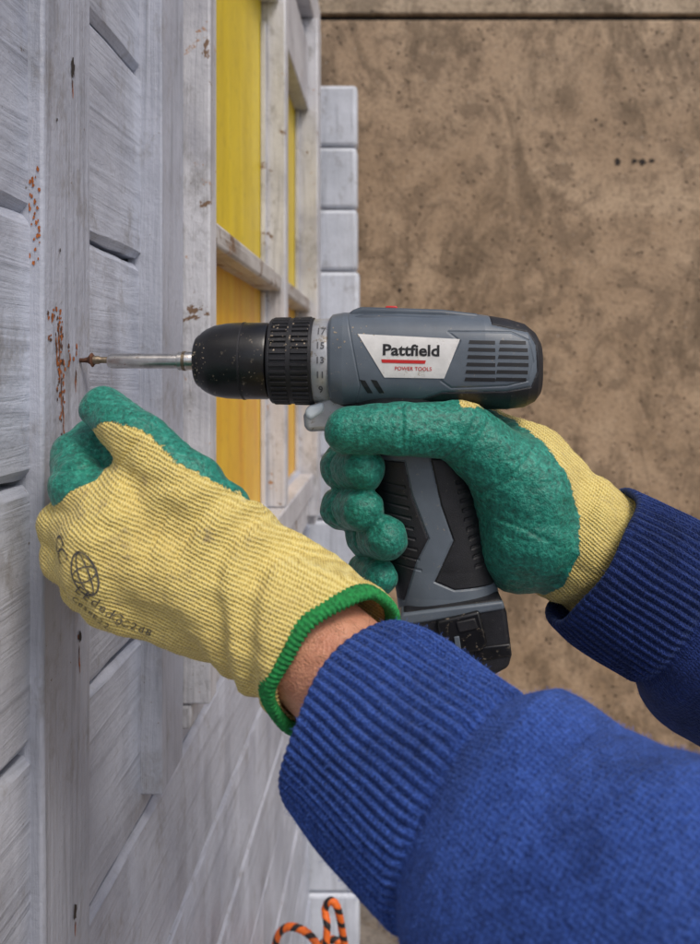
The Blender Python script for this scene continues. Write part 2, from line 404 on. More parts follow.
def splat(name,u,v,r,bvh,mat,par,depth=DY):
    pts=[(u+r*random.uniform(.5,1.3)*math.cos(a),v+r*random.uniform(.5,1.3)*math.sin(a)) for a in np.linspace(0,2*math.pi,8,endpoint=False)]
    patch(name,pts,bvh,mat,par,.0002,depth,1)
for q in range(34): splat('paint_fleck_%d'%q,random.uniform(275,312),random.uniform(325,352),random.uniform(.3,1.2),bvh_c,M_fleck,drill)
for q in range(26): splat('paint_fleck_b%d'%q,random.uniform(336,378),random.uniform(324,350),random.uniform(.3,1.1),bvh_b,M_fleck,drill)
for q in range(30): splat('paint_fleck_c%d'%q,random.uniform(199,214),random.uniform(340,384),random.uniform(.3,1.0),bvh_k,M_fleck,drill)
for q in range(14): splat('paint_fleck_d%d'%q,random.uniform(220,268),random.uniform(328,392),random.uniform(.2,.6),bvh_k,M_fleck,drill)
hl=[(355,455),(404,458),(411,490),(427,532),(415,556),(404,594),(370,600)]
hr=[(429,455),(520,455),(520,573),(492,579),(452,581),(433,573),(451,534),(439,500)]
handle,bvh_h=loft_body('handle',[(396,398,58,.022),(425,408,55,.0205),(465,421,50,.0185),(520,431,50,.0185),(565,441,50,.0185),(590,447,51,.0195),(606,450,52,.021)],700,520,2.5,'z',
    [(1,hl),(1,hr),(1,[(330,380),(480,380),(480,420),(330,420)])],[M_body,M_rub],[(hl,1.5,.0009),(hr,1.5,.0009)]+[([(455+2*q,478+9*q),(482+1.5*q,472+9*q),(482+1.5*q,473.5+9*q),(455+2*q,479.5+9*q)],1.6,.0009) for q in range(10)]+[([(380+2*q,478+10*q),(404+2*q,482+10*q),(404+2*q,483+10*q)],1.2,.0006) for q in range(9)])
prism('battery',[(399,606),(404,598),(420,597),(496,586),(501,600),(506,640),(503,652),(488,660),(470,664),(407,634)],-.0245,.0245,M_rub,drill,.004,5)
prism('battery_rim',[(397,607),(402,600),(497,588),(499,596),(402,612)],-.0255,.0255,M_body,drill,.0015)
prism('battery_latch',[(434,606),(474,596),(482,626),(476,634),(444,638),(438,630)],-.028,-.020,M_blk,drill,.0015)
prism('latch_rib',[(452,606),(470,602),(473,612),(455,616)],-.0290,-.027,M_rub,drill,.0008)
prism('latch_rib2',[(450,620),(455,619),(457,632),(452,633)],-.0290,-.027,M_body,drill,.0005)
prism('battery_band',[(470,632),(504,628),(505,640),(470,646)],-.0255,-.02,M_blk,drill,.001)
prism('trigger_nose',[(305,415),(309,407),(330,396),(350,396),(350,430),(322,430),(309,431),(306,425)],-.011,.011,M_ring,drill,.003,4)
prism('work_light',[(306,412),(310,405),(326,401),(326,411),(312,420)],-.0125,.0125,M_led,drill,.0025,4)
prism('trigger',[(330,425),(352,425),(372,455),(368,500),(355,505),(345,470)],-.009,.009,M_rub,drill,.003,4)

# ------------------------------------------------------------ implicit surfaces for the gloved hands
def capsule(P,a,b,ra,rb):
    a=np.array(a,np.float32); b=np.array(b,np.float32); ab=b-a
    t=np.clip(((P-a)@ab)/float(ab@ab),0,1)
    q=P-a-t[:,None]*ab
    return np.sqrt((q*q).sum(1))-(ra+(rb-ra)*t), t
def smin(a,b,k):
    h=np.clip(.5+.5*(b-a)/k,0,1); return b+(a-b)*h-k*h*(1-h)
def surface_nets(fn,lo,hi,h):
    ax=[np.arange(lo[i],hi[i],h,dtype=np.float32) for i in range(3)]
    G=np.meshgrid(*ax,indexing='ij'); P=np.stack([g.ravel() for g in G],1)
    v=fn(P).reshape(G[0].shape).astype(np.float32)
    ins=v<0
    nx,ny,nz=v.shape
    cnt=np.zeros((nx-1,ny-1,nz-1),np.int8)
    for i in(0,1):
        for j in(0,1):
            for k in(0,1): cnt+=ins[i:nx-1+i,j:ny-1+j,k:nz-1+k]
    act=(cnt>0)&(cnt<8); idx=np.argwhere(act)
    sm=np.zeros((len(idx),3)); c=np.zeros(len(idx))
    for axis in range(3):
        o1,o2=[q for q in range(3) if q!=axis]
        for a in(0,1):
            for b in(0,1):
                o=np.zeros(3,int); o[o1]=a; o[o2]=b; e=o.copy(); e[axis]=1
                i0=idx+o; i1=idx+e
                v0=v[i0[:,0],i0[:,1],i0[:,2]]; v1=v[i1[:,0],i1[:,1],i1[:,2]]
                mk=(v0<0)!=(v1<0); t=np.where(mk,v0/np.where(mk,v0-v1,1),0)
                p=np.tile(o.astype(float),(len(idx),1)); p[:,axis]=t
                sm+=p*mk[:,None]; c+=mk
    V=(idx+sm/c[:,None])*h+np.array(lo)
    gid=np.full(act.shape,-1,int); gid[act]=np.arange(len(idx))
    faces=[]
    for axis in range(3):
        b=(axis+1)%3; cc=(axis+2)%3
        sl0=[slice(None)]*3; sl1=[slice(None)]*3; sl0[axis]=slice(0,-1); sl1[axis]=slice(1,None)
        a0=ins[tuple(sl0)]; a1=ins[tuple(sl1)]; e=np.argwhere(a0!=a1)
        ok=(e[:,b]>0)&(e[:,cc]>0)&(e[:,b]<act.shape[b])&(e[:,cc]<act.shape[cc]); e=e[ok]
        def cell(db,dc):
            q=e.copy(); q[:,b]+=db; q[:,cc]+=dc; return gid[q[:,0],q[:,1],q[:,2]]
        f=np.stack([cell(-1,-1),cell(0,-1),cell(0,0),cell(-1,0)],1)
        flip=~a0[e[:,0],e[:,1],e[:,2]]; f[flip]=f[flip][:,::-1]; faces.append(f)
    return V,np.concatenate(faces)
def wob(P,s,seed):
    r=np.random.RandomState(seed); o=0
    for _ in range(5):
        d=r.normal(size=3); d/=np.linalg.norm(d); o=o+np.sin(P@(d*s*r.uniform(.6,1.6)).astype(np.float32)+r.uniform(0,6))
    return o/5
def crease(P,c,nrm,rad,depth=.0012,w=.0011):
    q=P-np.array(c,np.float32); n=np.array(nrm,np.float32); n/=np.linalg.norm(n)
    s=q@n; return depth*np.exp(-(s/w)**2)*np.exp(-((q*q).sum(1)/rad**2)**2)
class Hand:
    def __init__(s): s.g={}; s.cr=[]
    def bone(s,grp,a,b,ra,rb,ca=-1.5,cb=-1.5,n=(0,1,0)):
        s.g.setdefault(grp,[]).append((at(*a),at(*b),ra,rb,ca,cb,np.array(n,float)/np.linalg.norm(n)))
    def chain(s,grp,pts,rs,cs,n):
        for i in range(len(pts)-1): s.bone(grp,pts[i],pts[i+1],rs[i],rs[i+1],cs[i],cs[i+1],n)
    def sdf(s,P,kf=.0016,kp=.008,kb=.011):
        fing=None
        for g,bs in s.g.items():
            if g=='palm': continue
            d=None
            for b in bs:
                q,_=capsule(P,b[0],b[1],b[2],b[3]); d=q if d is None else smin(d,q,.003)
            fing=d if fing is None else smin(fing,d,kf)
        pm=None
        for b in s.g['palm']:
            q,_=capsule(P,b[0],b[1],b[2],b[3]); pm=q if pm is None else smin(pm,q,kb)
        d=smin(pm,fing,kp)
        for c,n,r,dp_ in s.cr: d=d+crease(P,c,n,r,dp_)
        return d+.0008*wob(P,190,3)+.0007*wob(P,420,5)+.0004*wob(P,900,8)
    def coat(s,P):
        W=0; A=0
        for g,bs in s.g.items():
            for b in bs:
                d,t=capsule(P,b[0],b[1],b[2],b[3]); a=np.array(b[0]); c=a+t[:,None]*(np.array(b[1])-a)
                r=b[2]+(b[3]-b[2])*t; val=b[4]+(b[5]-b[4])*t+((P-c)@b[6])/r
                w=np.exp(-np.clip(d,-.02,.1)/.0022); W=W+w; A=A+w*val
        return A/W
def glove_mat(name,A,B,rib=.0018):
    m,nt,b=newmat(name); o=objc(nt)
    at_=nt.nodes.new('ShaderNodeAttribute'); at_.attribute_name='coat'
    wn=noise(nt,o,90,3,.6); wn2=noise(nt,o,600,2,.5)
    cv=math_(nt,'ADD',at_.outputs['Fac'],math_(nt,'MULTIPLY',math_(nt,'SUBTRACT',wn,.5),.55))
    cv=math_(nt,'ADD',cv,math_(nt,'MULTIPLY',math_(nt,'SUBTRACT',wn2,.5),.25))
    mask=gray(nt,math_(nt,'ADD',cv,.5),.48,.53)
    def dot(v):
        d=nt.nodes.new('ShaderNodeVectorMath'); d.operation='DOT_PRODUCT'; L(nt,o,d.inputs[0]); d.inputs[1].default_value=tuple(v); return d.outputs['Value']
    lw=noise(nt,o,22,2,.5); lw2=noise(nt,o,260,2,.6)
    pb=math_(nt,'ADD',math_(nt,'MULTIPLY',dot(B),2*math.pi/rib),math_(nt,'ADD',math_(nt,'MULTIPLY',lw,18),math_(nt,'MULTIPLY',lw2,3.6)))
    pa=math_(nt,'ADD',math_(nt,'MULTIPLY',dot(A),2*math.pi/(rib*.75)),math_(nt,'MULTIPLY',lw2,3))
    sb=math_(nt,'SINE',pb); sa=math_(nt,'SINE',math_(nt,'ADD',pa,math_(nt,'MULTIPLY',sb,1.2)))
    h=math_(nt,'ADD',math_(nt,'MULTIPLY',sb,.22),math_(nt,'MULTIPLY',sa,.13))
    h=math_(nt,'ADD',math_(nt,'ADD',h,.5),math_(nt,'MULTIPLY',math_(nt,'SUBTRACT',wn2,.5),.65))
    big=noise(nt,o,28,4,.6)
    yc=ramp(nt,h,[(.1,(.50,.355,.08)),(.5,(.76,.60,.18)),(.9,(.87,.74,.31))])
    yc=mix(nt,math_(nt,'MULTIPLY',gray(nt,big,.45,.75),.5),yc,(.57,.41,.13))
    dirt=noise(nt,o,75,5,.8); yc=mix(nt,math_(nt,'MULTIPLY',gray(nt,dirt,.57,.73),.7),yc,(.27,.20,.12))
    g1=noise(nt,o,420,3,.65); g2=noise(nt,o,40,4,.6)
    gc=ramp(nt,g1,[(.3,(.002,.085,.06)),(.5,(.005,.20,.14)),(.72,(.035,.37,.265))])
    gc=mix(nt,math_(nt,'MULTIPLY',gray(nt,g2,.45,.75),.5),gc,(.003,.12,.09))
    gc=mix(nt,math_(nt,'MULTIPLY',gray(nt,dirt,.62,.76),.4),gc,(.10,.13,.09))
    L(nt,mix(nt,mask,yc,gc),b.inputs['Base Color'])
    L(nt,math_(nt,'SUBTRACT',.88,math_(nt,'MULTIPLY',mask,.42)),b.inputs['Roughness'])
    b.inputs['Sheen Weight'].default_value=.12
    hh=math_(nt,'ADD',mix(nt,mask,h,g1),math_(nt,'ADD',math_(nt,'MULTIPLY',g2,1.2),math_(nt,'MULTIPLY',mask,.5)))
    bump(nt,b,hh,.0012,.9)
    return m
def build_hand(name,hand,extra,lo,hi,h,mat,coatfn,parent):
    V,Fc=surface_nets(lambda P:extra(P,hand.sdf(P)),lo,hi,h)
    ob=mkobj(name,V.tolist(),Fc.tolist(),mat,parent,smooth=True)
    at_=ob.data.attributes.new('coat','FLOAT','POINT'); at_.data.foreach_set('value',coatfn(V.astype(np.float32)).astype(np.float32))
    bvh=BVHTree.FromPolygons([tuple(v) for v in V],[tuple(f) for f in Fc]); return ob,bvh

# left hand (holding by the screw), back of the hand to the viewer
lg=empty('work_glove')
LH=Hand(); npalm=(.25,.95,.15)
LH.chain('thumb',[(232,545,.352),(186,487,.350),(139,440,.357),(103,409,.372)],[.021,.0165,.0130,.0112],[-1.0,-.10,.0,1.2],(.25,.55,.80))
LH.chain('index',[(125,522,.348),(80,488,.366),(77,457,.384),(100,436,.396)],[.0150,.0135,.0125,.0115],[-1.2,1.4,1.6,1.6],(.2,.8,.5))
LH.bone('index',(96,452,.386),(128,486,.378),.0125,.014,1.8,1.8,(0,1,0))
LH.chain('middle',[(104,543,.344),(68,524,.372),(84,508,.400),(112,505,.406)],[.0150,.0132,.012,.011],[-1.2,-.75,1.0,1.6],npalm)
LH.chain('ring',[(104,570,.344),(69,556,.371),(88,545,.398),(116,542,.402)],[.0148,.0130,.0118,.0108],[-1.2,-.9,1.0,1.6],npalm)
LH.chain('little',[(120,597,.348),(88,587,.371),(104,575,.394),(128,572,.397)],[.0138,.0118,.0105,.0098],[-1.2,-.9,1.0,1.6],npalm)
for a,b,r0,r1 in(((245,570,.353),(128,520,.350),.022,.0172),((245,588,.350),(106,545,.346),.021,.0172),((242,604,.352),(106,570,.346),.021,.0168),((238,615,.357),(122,597,.350),.020,.0150),
               ((225,590,.372),(135,545,.370),.022,.020),((200,530,.36),(140,490,.362),.02,.017)):
    LH.bone('palm',a,b,r0,r1,-1.0,-.6,npalm)
LH.bone('palm',(248,590,.358),(300,628,.347),.0335,.0325,-2.5,-3)
LH.bone('palm',(300,628,.347),(380,690,.327),.0325,.0345,-3,-3)
def V3(*p): return np.array(at(*p))
for c,a,b,r,d in(((139,440,.345),(186,487,.350),(103,409,.37),.014,.0014),((150,452,.340),(186,487,.350),(103,409,.37),.012,.0011),
               ((165,520,.335),(230,545,.35),(120,500,.35),.022,.0012),((185,545,.332),(230,560,.35),(150,520,.35),.020,.0010),((78,470,.365),(80,500,.366),(77,440,.37),.014,.0012)):
    LH.cr.append((V3(*c),V3(*b)-V3(*a),r,d))
rimC=np.array(at(337,660,.3355)); rimA=np.array(at(380,695,.318)-at(300,628,.347)); rimA/=np.linalg.norm(rimA)
rimA=rimA+np.array((.0,-.25,0)); rimA/=np.linalg.norm(rimA)
def lextra(P,d):
    along=(P-rimC.astype(np.float32))@rimA.astype(np.float32)
    d=d+.0015*np.sin(along*300+3*np.sin(P[:,2]*60)+2*np.sin(P[:,0]*90))*np.clip((along+.085)/.03,0,1)
    inn,_=capsule(P,at(290,620,.350),at(400,706,.322),.0300,.0318)
    d=np.maximum(d,-inn); return np.maximum(d,along)
A=np.array(at(250,600,.36)-at(100,545,.343)); A/=np.linalg.norm(A); B=np.cross(A,(0,1,0)); B/=np.linalg.norm(B)
MG1=glove_mat('glove_knit_left',A,B)
glL,bvh_l=build_hand('glove',LH,lextra,(-.192,.300,-.175),(.012,.430,.002),.00115,MG1,LH.coat,lg)
def ring_band(name,C,Ax,r,hw,hr,mat,parent,n=420,m=18):
    Ax=Vector(Ax).normalized(); a=Ax.cross(Vector((0,1,0))).normalized(); b=Ax.cross(a).normalized(); vs=[]
    for i in range(n):
        t=2*math.pi*i/n; rr=r+.0008*math.sin(3*t+1)+.0006*math.sin(7*t); o=.0014*math.sin(2*t+.6)+.0009*math.sin(5*t)
        rad=a*math.cos(t)+b*math.sin(t)
        for j in range(m):
            q=2*math.pi*j/m; k=1+.14*math.sin(t*95+q*1.5)
            vs.append(Vector(C)+rad*(rr+hr*k*math.cos(q))+Ax*(o+hw*math.sin(q)*k))
    fs=[[i*m+j,((i+1)%n)*m+j,((i+1)%n)*m+(j+1)%m,i*m+(j+1)%m] for i in range(n) for j in range(m)]
    o=mkobj(name,vs,fs,mat,parent,smooth=True); fixn(o); return o
M_band=simple('green_band',(.014,.24,.055),.85,nscale=500,namp=.5,bmp=.0008,bscale=800)
ring_band('cuff_band',rimC,rimA,.0335,.0046,.0026,M_band,lg)
M_ink=simple('faded_ink',(.08,.075,.07),.85,nscale=500,namp=.6,dust=(.45,.35,.12),dthr=.5,dscale=400)
def arc(name,u,v,ru,rv,ang,w,a0,a1,bvh):
    n=26; P1=[]
    for i in range(n+1):
        a=a0+(a1-a0)*i/n
        for s_ in(-w/2,w/2):
            x=(ru+s_)*math.cos(a); y=(rv+s_)*math.sin(a)
            P1.append(at(u+x*math.cos(ang)-y*math.sin(ang),v+x*math.sin(ang)+y*math.cos(ang),.34))
    project(name,P1,[[2*i,2*i+1,2*i+3,2*i+2] for i in range(n)],bvh,M_ink,lg,.0005)
arc('print_ring',97,566,12,22,-.35,2.0,0,6.28,bvh_l)
arc('print_ring2',97,566,5,21,-.35,1.6,0,6.28,bvh_l)
arc('print_ring3',97,566,12,7,-.35,1.5,0,6.28,bvh_l)
def squig(name,u,v,w,h,ang,seed):
    rs=random.Random(seed); x=-w/2
    k=0
    while x<w/2:
        lw=h*rs.uniform(.5,.8)
        text(name+'_%d'%k,rs.choice('eCnal30d28xEs'),u+x*math.cos(ang),v-x*math.sin(ang)+0,h*1.5,ang+rs.uniform(-.15,.15),bvh_l,M_ink,lg,.0005,.34); k+=1; x+=lw+h*.25
squig('print_c',66,548,16,15,-.9,4)
squig('print_a',108,598,46,10,-.75,5)
squig('print_b',98,608,40,7,-.75,6)
squig('print_d',140,624,34,8,-.45,8)

# right hand (gripping the drill)
rg=empty('work_glove')
RH=Hand()
G=(2,2,2,2,2)
RH.chain('thumb',[(528,492,.437),(462,431,.424),(402,429,.4125),(348,430,.4125)],[.026,.0172,.0143,.0130],G,(0,-1,0))
RH.chain('index',[(465,455,.488),(368,460,.482),(343,467,.447),(364,469,.4215)],[.0150,.0138,.0132,.0122],G,(0,-1,0))
RH.chain('middle',[(470,490,.488),(368,500,.480),(344,508,.447),(362,510,.4215)],[.0150,.0138,.0132,.0120],G,(0,-1,0))
RH.chain('ring',[(480,525,.486),(388,530,.477),(367,534,.448),(387,538,.4205)],[.0148,.0134,.0130,.0122],G,(0,-1,0))
RH.chain('little',[(490,560,.482),(388,566,.474),(366,573,.450),(380,577,.4285)],[.0135,.0120,.0112,.0102],G,(0,-1,0))
for a,b,r0,r1 in(((590,545,.452),(520,480,.462),.034,.034),((520,480,.462),(474,438,.476),.034,.024),((590,548,.45),(528,540,.445),.033,.0275),((528,540,.445),(516,556,.448),.0265,.0205),((528,530,.437),(520,485,.440),.0265,.026),
               ((560,545,.47),(485,500,.485),.026,.017),((560,555,.47),(490,545,.483),.026,.016),((590,546,.45),(650,585,.445),.0345,.036)):
    RH.bone('palm',a,b,r0,r1)
for c,a,b,r,d in(((402,425,.399),(440,429,.41),(360,429,.41),.015,.0016),((410,432,.399),(440,429,.41),(370,424,.41),.012,.0009),((462,440,.408),(500,470,.42),(430,425,.41),.020,.0016),((474,446,.408),(510,470,.42),(440,420,.41),.018,.0012),
               ((505,480,.412),(540,520,.42),(480,450,.41),.022,.0013),((525,530,.412),(540,500,.42),(515,560,.41),.020,.0011),((343,467,.434),(343,467,.46),(350,467,.42),.012,.0014),((344,508,.434),(344,508,.46),(352,508,.42),.012,.0014),((367,534,.434),(367,534,.46),(374,534,.42),.012,.0014)):
    RH.cr.append((V3(*c),V3(*b)-V3(*a),r,d))
def rextra(P,d):
    a0=np.array(at(590,548,.445)); ax_=np.array(at(650,585,.44))-a0; ax_/=np.linalg.norm(ax_)
    al=(P-a0.astype(np.float32))@ax_.astype(np.float32)
    return d+.0011*np.sin(al*300+2*np.sin(P[:,2]*70))*np.clip((al+.03)/.02,0,1)
def rcoat(P):
    x=P[:,0]-.0355; z=P[:,2]+.0875
    d=.0675-np.hypot(x*1.0,z)
    d=d/.012
    back=(.478-P[:,1])/.006
    isf=P[:,0]<.035
    return np.where(isf,2.0,np.minimum(d,back))
A2=np.array(at(640,575,.445)-at(480,440,.445)); A2/=np.linalg.norm(A2); B2=np.cross(A2,(0,1,0))
MG2=glove_mat('glove_knit_right',A2,B2)
glR,_=build_hand('glove',RH,rextra,(-.052,.392,-.145),(.165,.520,.004),.00115,MG2,rcoat,rg)

# ------------------------------------------------------------ sleeves and forearm
person=empty('person')
def knit_mat(name,c_lo,c_hi,stitch_u,stitch_v):
    m,nt,b=newmat(name)
    uv=nt.nodes.new('ShaderNodeTexCoord'); sep=nt.nodes.new('ShaderNodeSeparateXYZ'); L(nt,uv.outputs['UV'],sep.inputs[0])
    o=uv.outputs['Object']
    at_=nt.nodes.new('ShaderNodeAttribute'); at_.attribute_name='rib'
    U=sep.outputs[0]; V=sep.outputs[1]
    fz=noise(nt,o,700,3,.7); fz2=noise(nt,o,40,5,.72); fz3=noise(nt,o,240,4,.75)
    fu=math_(nt,'ADD',math_(nt,'MULTIPLY',U,2*math.pi*stitch_u),math_(nt,'MULTIPLY',fz3,1.5))
    su=math_(nt,'SINE',fu)
    sv=math_(nt,'SINE',math_(nt,'ADD',math_(nt,'MULTIPLY',V,2*math.pi*stitch_v),math_(nt,'MULTIPLY',math_(nt,'ABSOLUTE',math_(nt,'SINE',math_(nt,'MULTIPLY',fu,.5))),2.6)))
    st=math_(nt,'ADD',math_(nt,'MULTIPLY',su,.12),math_(nt,'MULTIPLY',sv,.14))
    h=math_(nt,'ADD',math_(nt,'ADD',st,.5),math_(nt,'ADD',math_(nt,'MULTIPLY',math_(nt,'SUBTRACT',fz,.5),1.3),math_(nt,'MULTIPLY',math_(nt,'SUBTRACT',fz3,.5),1.2)))
    c=ramp(nt,h,[(.1,c_lo),(.9,c_hi)])
    c=mix(nt,math_(nt,'MULTIPLY',gray(nt,fz2,.47,.64),.6),c,tuple(x*.6 for x in c_lo))
    c=mix(nt,math_(nt,'MULTIPLY',gray(nt,fz,.60,.72),.40),c,tuple(min(1,x*1.6+.04) for x in c_hi))
    c=mix(nt,math_(nt,'MULTIPLY',at_.outputs['Fac'],.65),c,tuple(x*.4 for x in c_lo))
    L(nt,c,b.inputs['Base Color']); b.inputs['Roughness'].default_value=.95
    b.inputs['Sheen Weight'].default_value=.25; b.inputs['Sheen Roughness'].default_value=.5; b.inputs['Sheen Tint'].default_value=(.35,.5,1,1)
    b.inputs['Specular IOR Level'].default_value=.2
    bump(nt,b,math_(nt,'ADD',h,math_(nt,'MULTIPLY',fz3,1.4)),.0015,.9)
    return m
def sleeve(name,pts,rad,cuff_len,nrib,mat,seed,N_=900,M_=620,edge_amp=1.0,fa=.0017):
    P=[Vector(p) for p in pts]; seg=[(P[i+1]-P[i]).length for i in range(len(P)-1)]; cum=np.concatenate([[0],np.cumsum(seg)]); Lt=cum[-1]
    arr=np.array([tuple(p) for p in P])
    ss=np.concatenate([[.035,.02,.008,.002,.0004,0,0,.0004,.001,.002],np.linspace(.003,Lt,M_)])
    dr=np.concatenate([[-.0050]*3,[-.0047,-.0040,-.003,-.0018,-.0008,-.0003,0],np.zeros(M_)])
    c=np.stack([np.interp(ss,cum,arr[:,i]) for i in range(3)],1)
    for _ in range(60):
        c[12:-1]=(c[11:-2]+c[12:-1]*2+c[13:]) /4
    tg=np.array((P[1]-P[0]).normalized()); tangents=np.tile(tg,(len(ss),1))
    gr=np.gradient(c[10:],axis=0); gr/=np.linalg.norm(gr,axis=1)[:,None]
    tangents[10:]=gr
    e1=np.cross(tangents,(0,1,0)); e1/=np.linalg.norm(e1,axis=1)[:,None]; e2=np.cross(tangents,e1)
    rt=np.array(rad); r=np.interp(ss,rt[:,0],rt[:,1])
    th=np.linspace(0,2*math.pi,N_,endpoint=False)
    T,Sg=np.meshgrid(th,ss)
    cuffm=1/(1+np.exp((Sg-cuff_len)/.0015))
    rb=np.cos(T*nrib+.7*np.sin(Sg*60+T*2)+.4*np.sin(Sg*170+T*5))
    ribh=.0007*np.sign(rb)*np.abs(rb)**.8*cuffm*(.5+.5*np.clip(Sg/.01,0,1))
    R=np.repeat((r+dr)[:,None],N_,1)+ribh
    rs=np.random.RandomState(seed)
    W=0
    for _ in range(9):
        W=W+rs.uniform(.4,1)*np.sin(T*rs.randint(1,5)+Sg*rs.uniform(25,110)+rs.uniform(0,6))
    body_=1/(1+np.exp(-(Sg-cuff_len-.008)/.006))
    fold=np.sin(Sg*85+2.2*np.sin(T*2+seed)+rs.uniform(0,6)+.9*np.sin(T*3))
    R=R+W*.0011*(.35+body_)*np.clip(.3+Sg/.02,0,1)+body_*fa*np.sign(fold)*np.abs(fold)**1.3
    R=R-.0020*np.exp(-((Sg-cuff_len)/.0022)**2)
    R=R+(.0016*np.sin(T*2+1)+.001*np.sin(T*3))*np.clip(.3+Sg/.02,0,1)
    edge=edge_amp*(.0025*np.sin(T*2+seed)+.0018*np.sin(T*3+1.3*seed)+.0012*np.sin(T*5))
    pos=c[:,None,:]+R[...,None]*(np.cos(T)[...,None]*e1[:,None,:]+np.sin(T)[...,None]*e2[:,None,:])+(edge*np.exp(-Sg/.02))[...,None]*tangents[:,None,:]
    Mx=len(ss); fs=grid_faces(Mx,N_)
    ob=mkobj(name,pos.reshape(-1,3).tolist(),fs.tolist(),mat,person,smooth=True)
    a=ob.data.attributes.new('rib','FLOAT','POINT'); a.data.foreach_set('value',(np.clip(-rb,0,1)*cuffm).reshape(-1).astype(np.float32))
    uvl=ob.data.uv_layers.new(name='UVMap')
    li=fs.reshape(-1); uq=(T/(2*math.pi)).reshape(-1)[li].reshape(-1,4); vq=Sg.reshape(-1)[li]
    wrap=(uq.max(1)-uq.min(1))>.5; uq[wrap]=np.where(uq[wrap]<.5,uq[wrap]+1,uq[wrap])
    uvl.data.foreach_set('uv',np.stack([uq.reshape(-1),vq],1).reshape(-1).astype(np.float32))
    fixn(ob); return ob
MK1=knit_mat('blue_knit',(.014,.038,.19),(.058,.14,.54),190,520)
MK2=knit_mat('blue_knit_shaded',(.006,.014,.075),(.024,.052,.23),190,520)  # same blue sweater; the far sleeve's shade is put into the colour
f0=at(356,716,.325); f1=at(560,882,.262); f2=at(807,1082,.20); f3=Vector((.20,.08,-.26))
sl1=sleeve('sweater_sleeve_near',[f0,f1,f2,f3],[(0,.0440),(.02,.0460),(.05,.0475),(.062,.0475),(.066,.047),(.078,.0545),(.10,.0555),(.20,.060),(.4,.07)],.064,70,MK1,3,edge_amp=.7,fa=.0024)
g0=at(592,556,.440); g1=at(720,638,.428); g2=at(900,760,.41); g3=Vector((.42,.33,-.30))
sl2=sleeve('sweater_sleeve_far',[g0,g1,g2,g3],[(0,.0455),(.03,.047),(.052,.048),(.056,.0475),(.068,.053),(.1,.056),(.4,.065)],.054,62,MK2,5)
def skin():
    m,nt,b=newmat('skin'); o=objc(nt)
    n1=noise(nt,o,55,5,.6)
    c=ramp(nt,n1,[(.3,(.50,.20,.12)),(.55,(.66,.31,.19)),(.75,(.72,.38,.25))])
    L(nt,c,b.inputs['Base Color']); b.inputs['Roughness'].default_value=.5
    b.inputs['Subsurface Weight'].default_value=.12; b.inputs['Subsurface Radius'].default_value=(.008,.003,.0015); b.inputs['Subsurface Scale'].default_value=.5
    v=nt.nodes.new('ShaderNodeTexVoronoi'); v.inputs['Scale'].default_value=900; L(nt,o,v.inputs['Vector'])
    bump(nt,b,math_(nt,'ADD',v.outputs['Distance'],math_(nt,'MULTIPLY',n1,3)),.0005,.7); return m
M_skin=skin()
def arm_sdf(P):
    d,_=capsule(P,at(270,610,.355),at(374,700,.322),.0268,.0258); d2,_=capsule(P,at(374,700,.322),at(540,862,.270),.0258,.031)
    return smin(d,d2,.006)+.0005*wob(P,200,9)
V,Fc=surface_nets(arm_sdf,(-.11,.225,-.24),(.10,.40,-.07),.002)
mkobj('forearm',V.tolist(),Fc.tolist(),M_skin,person,smooth=True)
hv=[];hf=[]
bva=BVHTree.FromPolygons([tuple(v) for v in V],[tuple(f) for f in Fc])
for _ in range(420):
    u=random.uniform(285,410); v=random.uniform(600,725); o=at(u,v,.2)
    h_,nn,_,_=bva.ray_cast(o,(o).normalized())
    if h_ is None: continue
    d=(Vector((-.5,0,.15))+nn*.6+Vector([random.uniform(-.35,.35) for _ in range(3)])).normalized(); l=random.uniform(.004,.008); s_=nn.cross(d).normalized()*.00007
    i=len(hv); hv+= [h_-s_,h_+s_,h_+d*l*.6+s_*.7,h_+d*l*.6-s_*.7,h_+d*l-nn*.001]; hf+=[[i,i+1,i+2,i+3],[i+3,i+2,i+4]]
mkobj('arm_hair',hv,hf,simple('hair',(.22,.10,.04),.5),person)
def fuzz(src,name,n,mat,seed,lo=5400,frac=.85,ln=(.0012,.0035),par=person,keep=None):
    rs=np.random.RandomState(seed); me=src.data; nv=len(me.vertices)
    co=np.empty(nv*3); me.vertices.foreach_get('co',co); co=co.reshape(-1,3)
    no=np.empty(nv*3); me.vertices.foreach_get('normal',no); no=no.reshape(-1,3)
    if keep is not None:
        ids=np.nonzero(keep)[0]; pick=ids[rs.randint(0,len(ids),n)]
    else: pick=rs.randint(lo,int(nv*frac),n)
    p=co[pick]; q=no[pick]
    d=q*.55+rs.normal(size=(n,3))*.6; d/=np.linalg.norm(d,axis=1)[:,None]; l=rs.uniform(ln[0],ln[1],n)[:,None]
    s_=np.cross(q,d); s_/=np.linalg.norm(s_,axis=1)[:,None]+1e-9; s_*=.00005
    mid=p+d*l*.6; tip=p+d*l-q*l*.3
    vs=np.stack([p-s_,p+s_,mid+s_,mid-s_,tip],1).reshape(-1,3)
    b_=np.arange(n)[:,None]*5
    mkobj(name,vs.tolist(),(b_+np.array([0,1,2,3])).tolist()+(b_+np.array([3,2,4])).tolist(),mat,par)
fuzz(sl1,'wool_fibres_near',30000,simple('fibre_blue',(.07,.16,.55),.9),1)
fuzz(sl2,'wool_fibres_far',12000,simple('fibre_blue_shaded',(.03,.06,.28),.9),2)  # blue fibres darkened in colour to match the shaded far sleeve
M_cf=simple('fibre_yellow',(.80,.68,.30),.9)
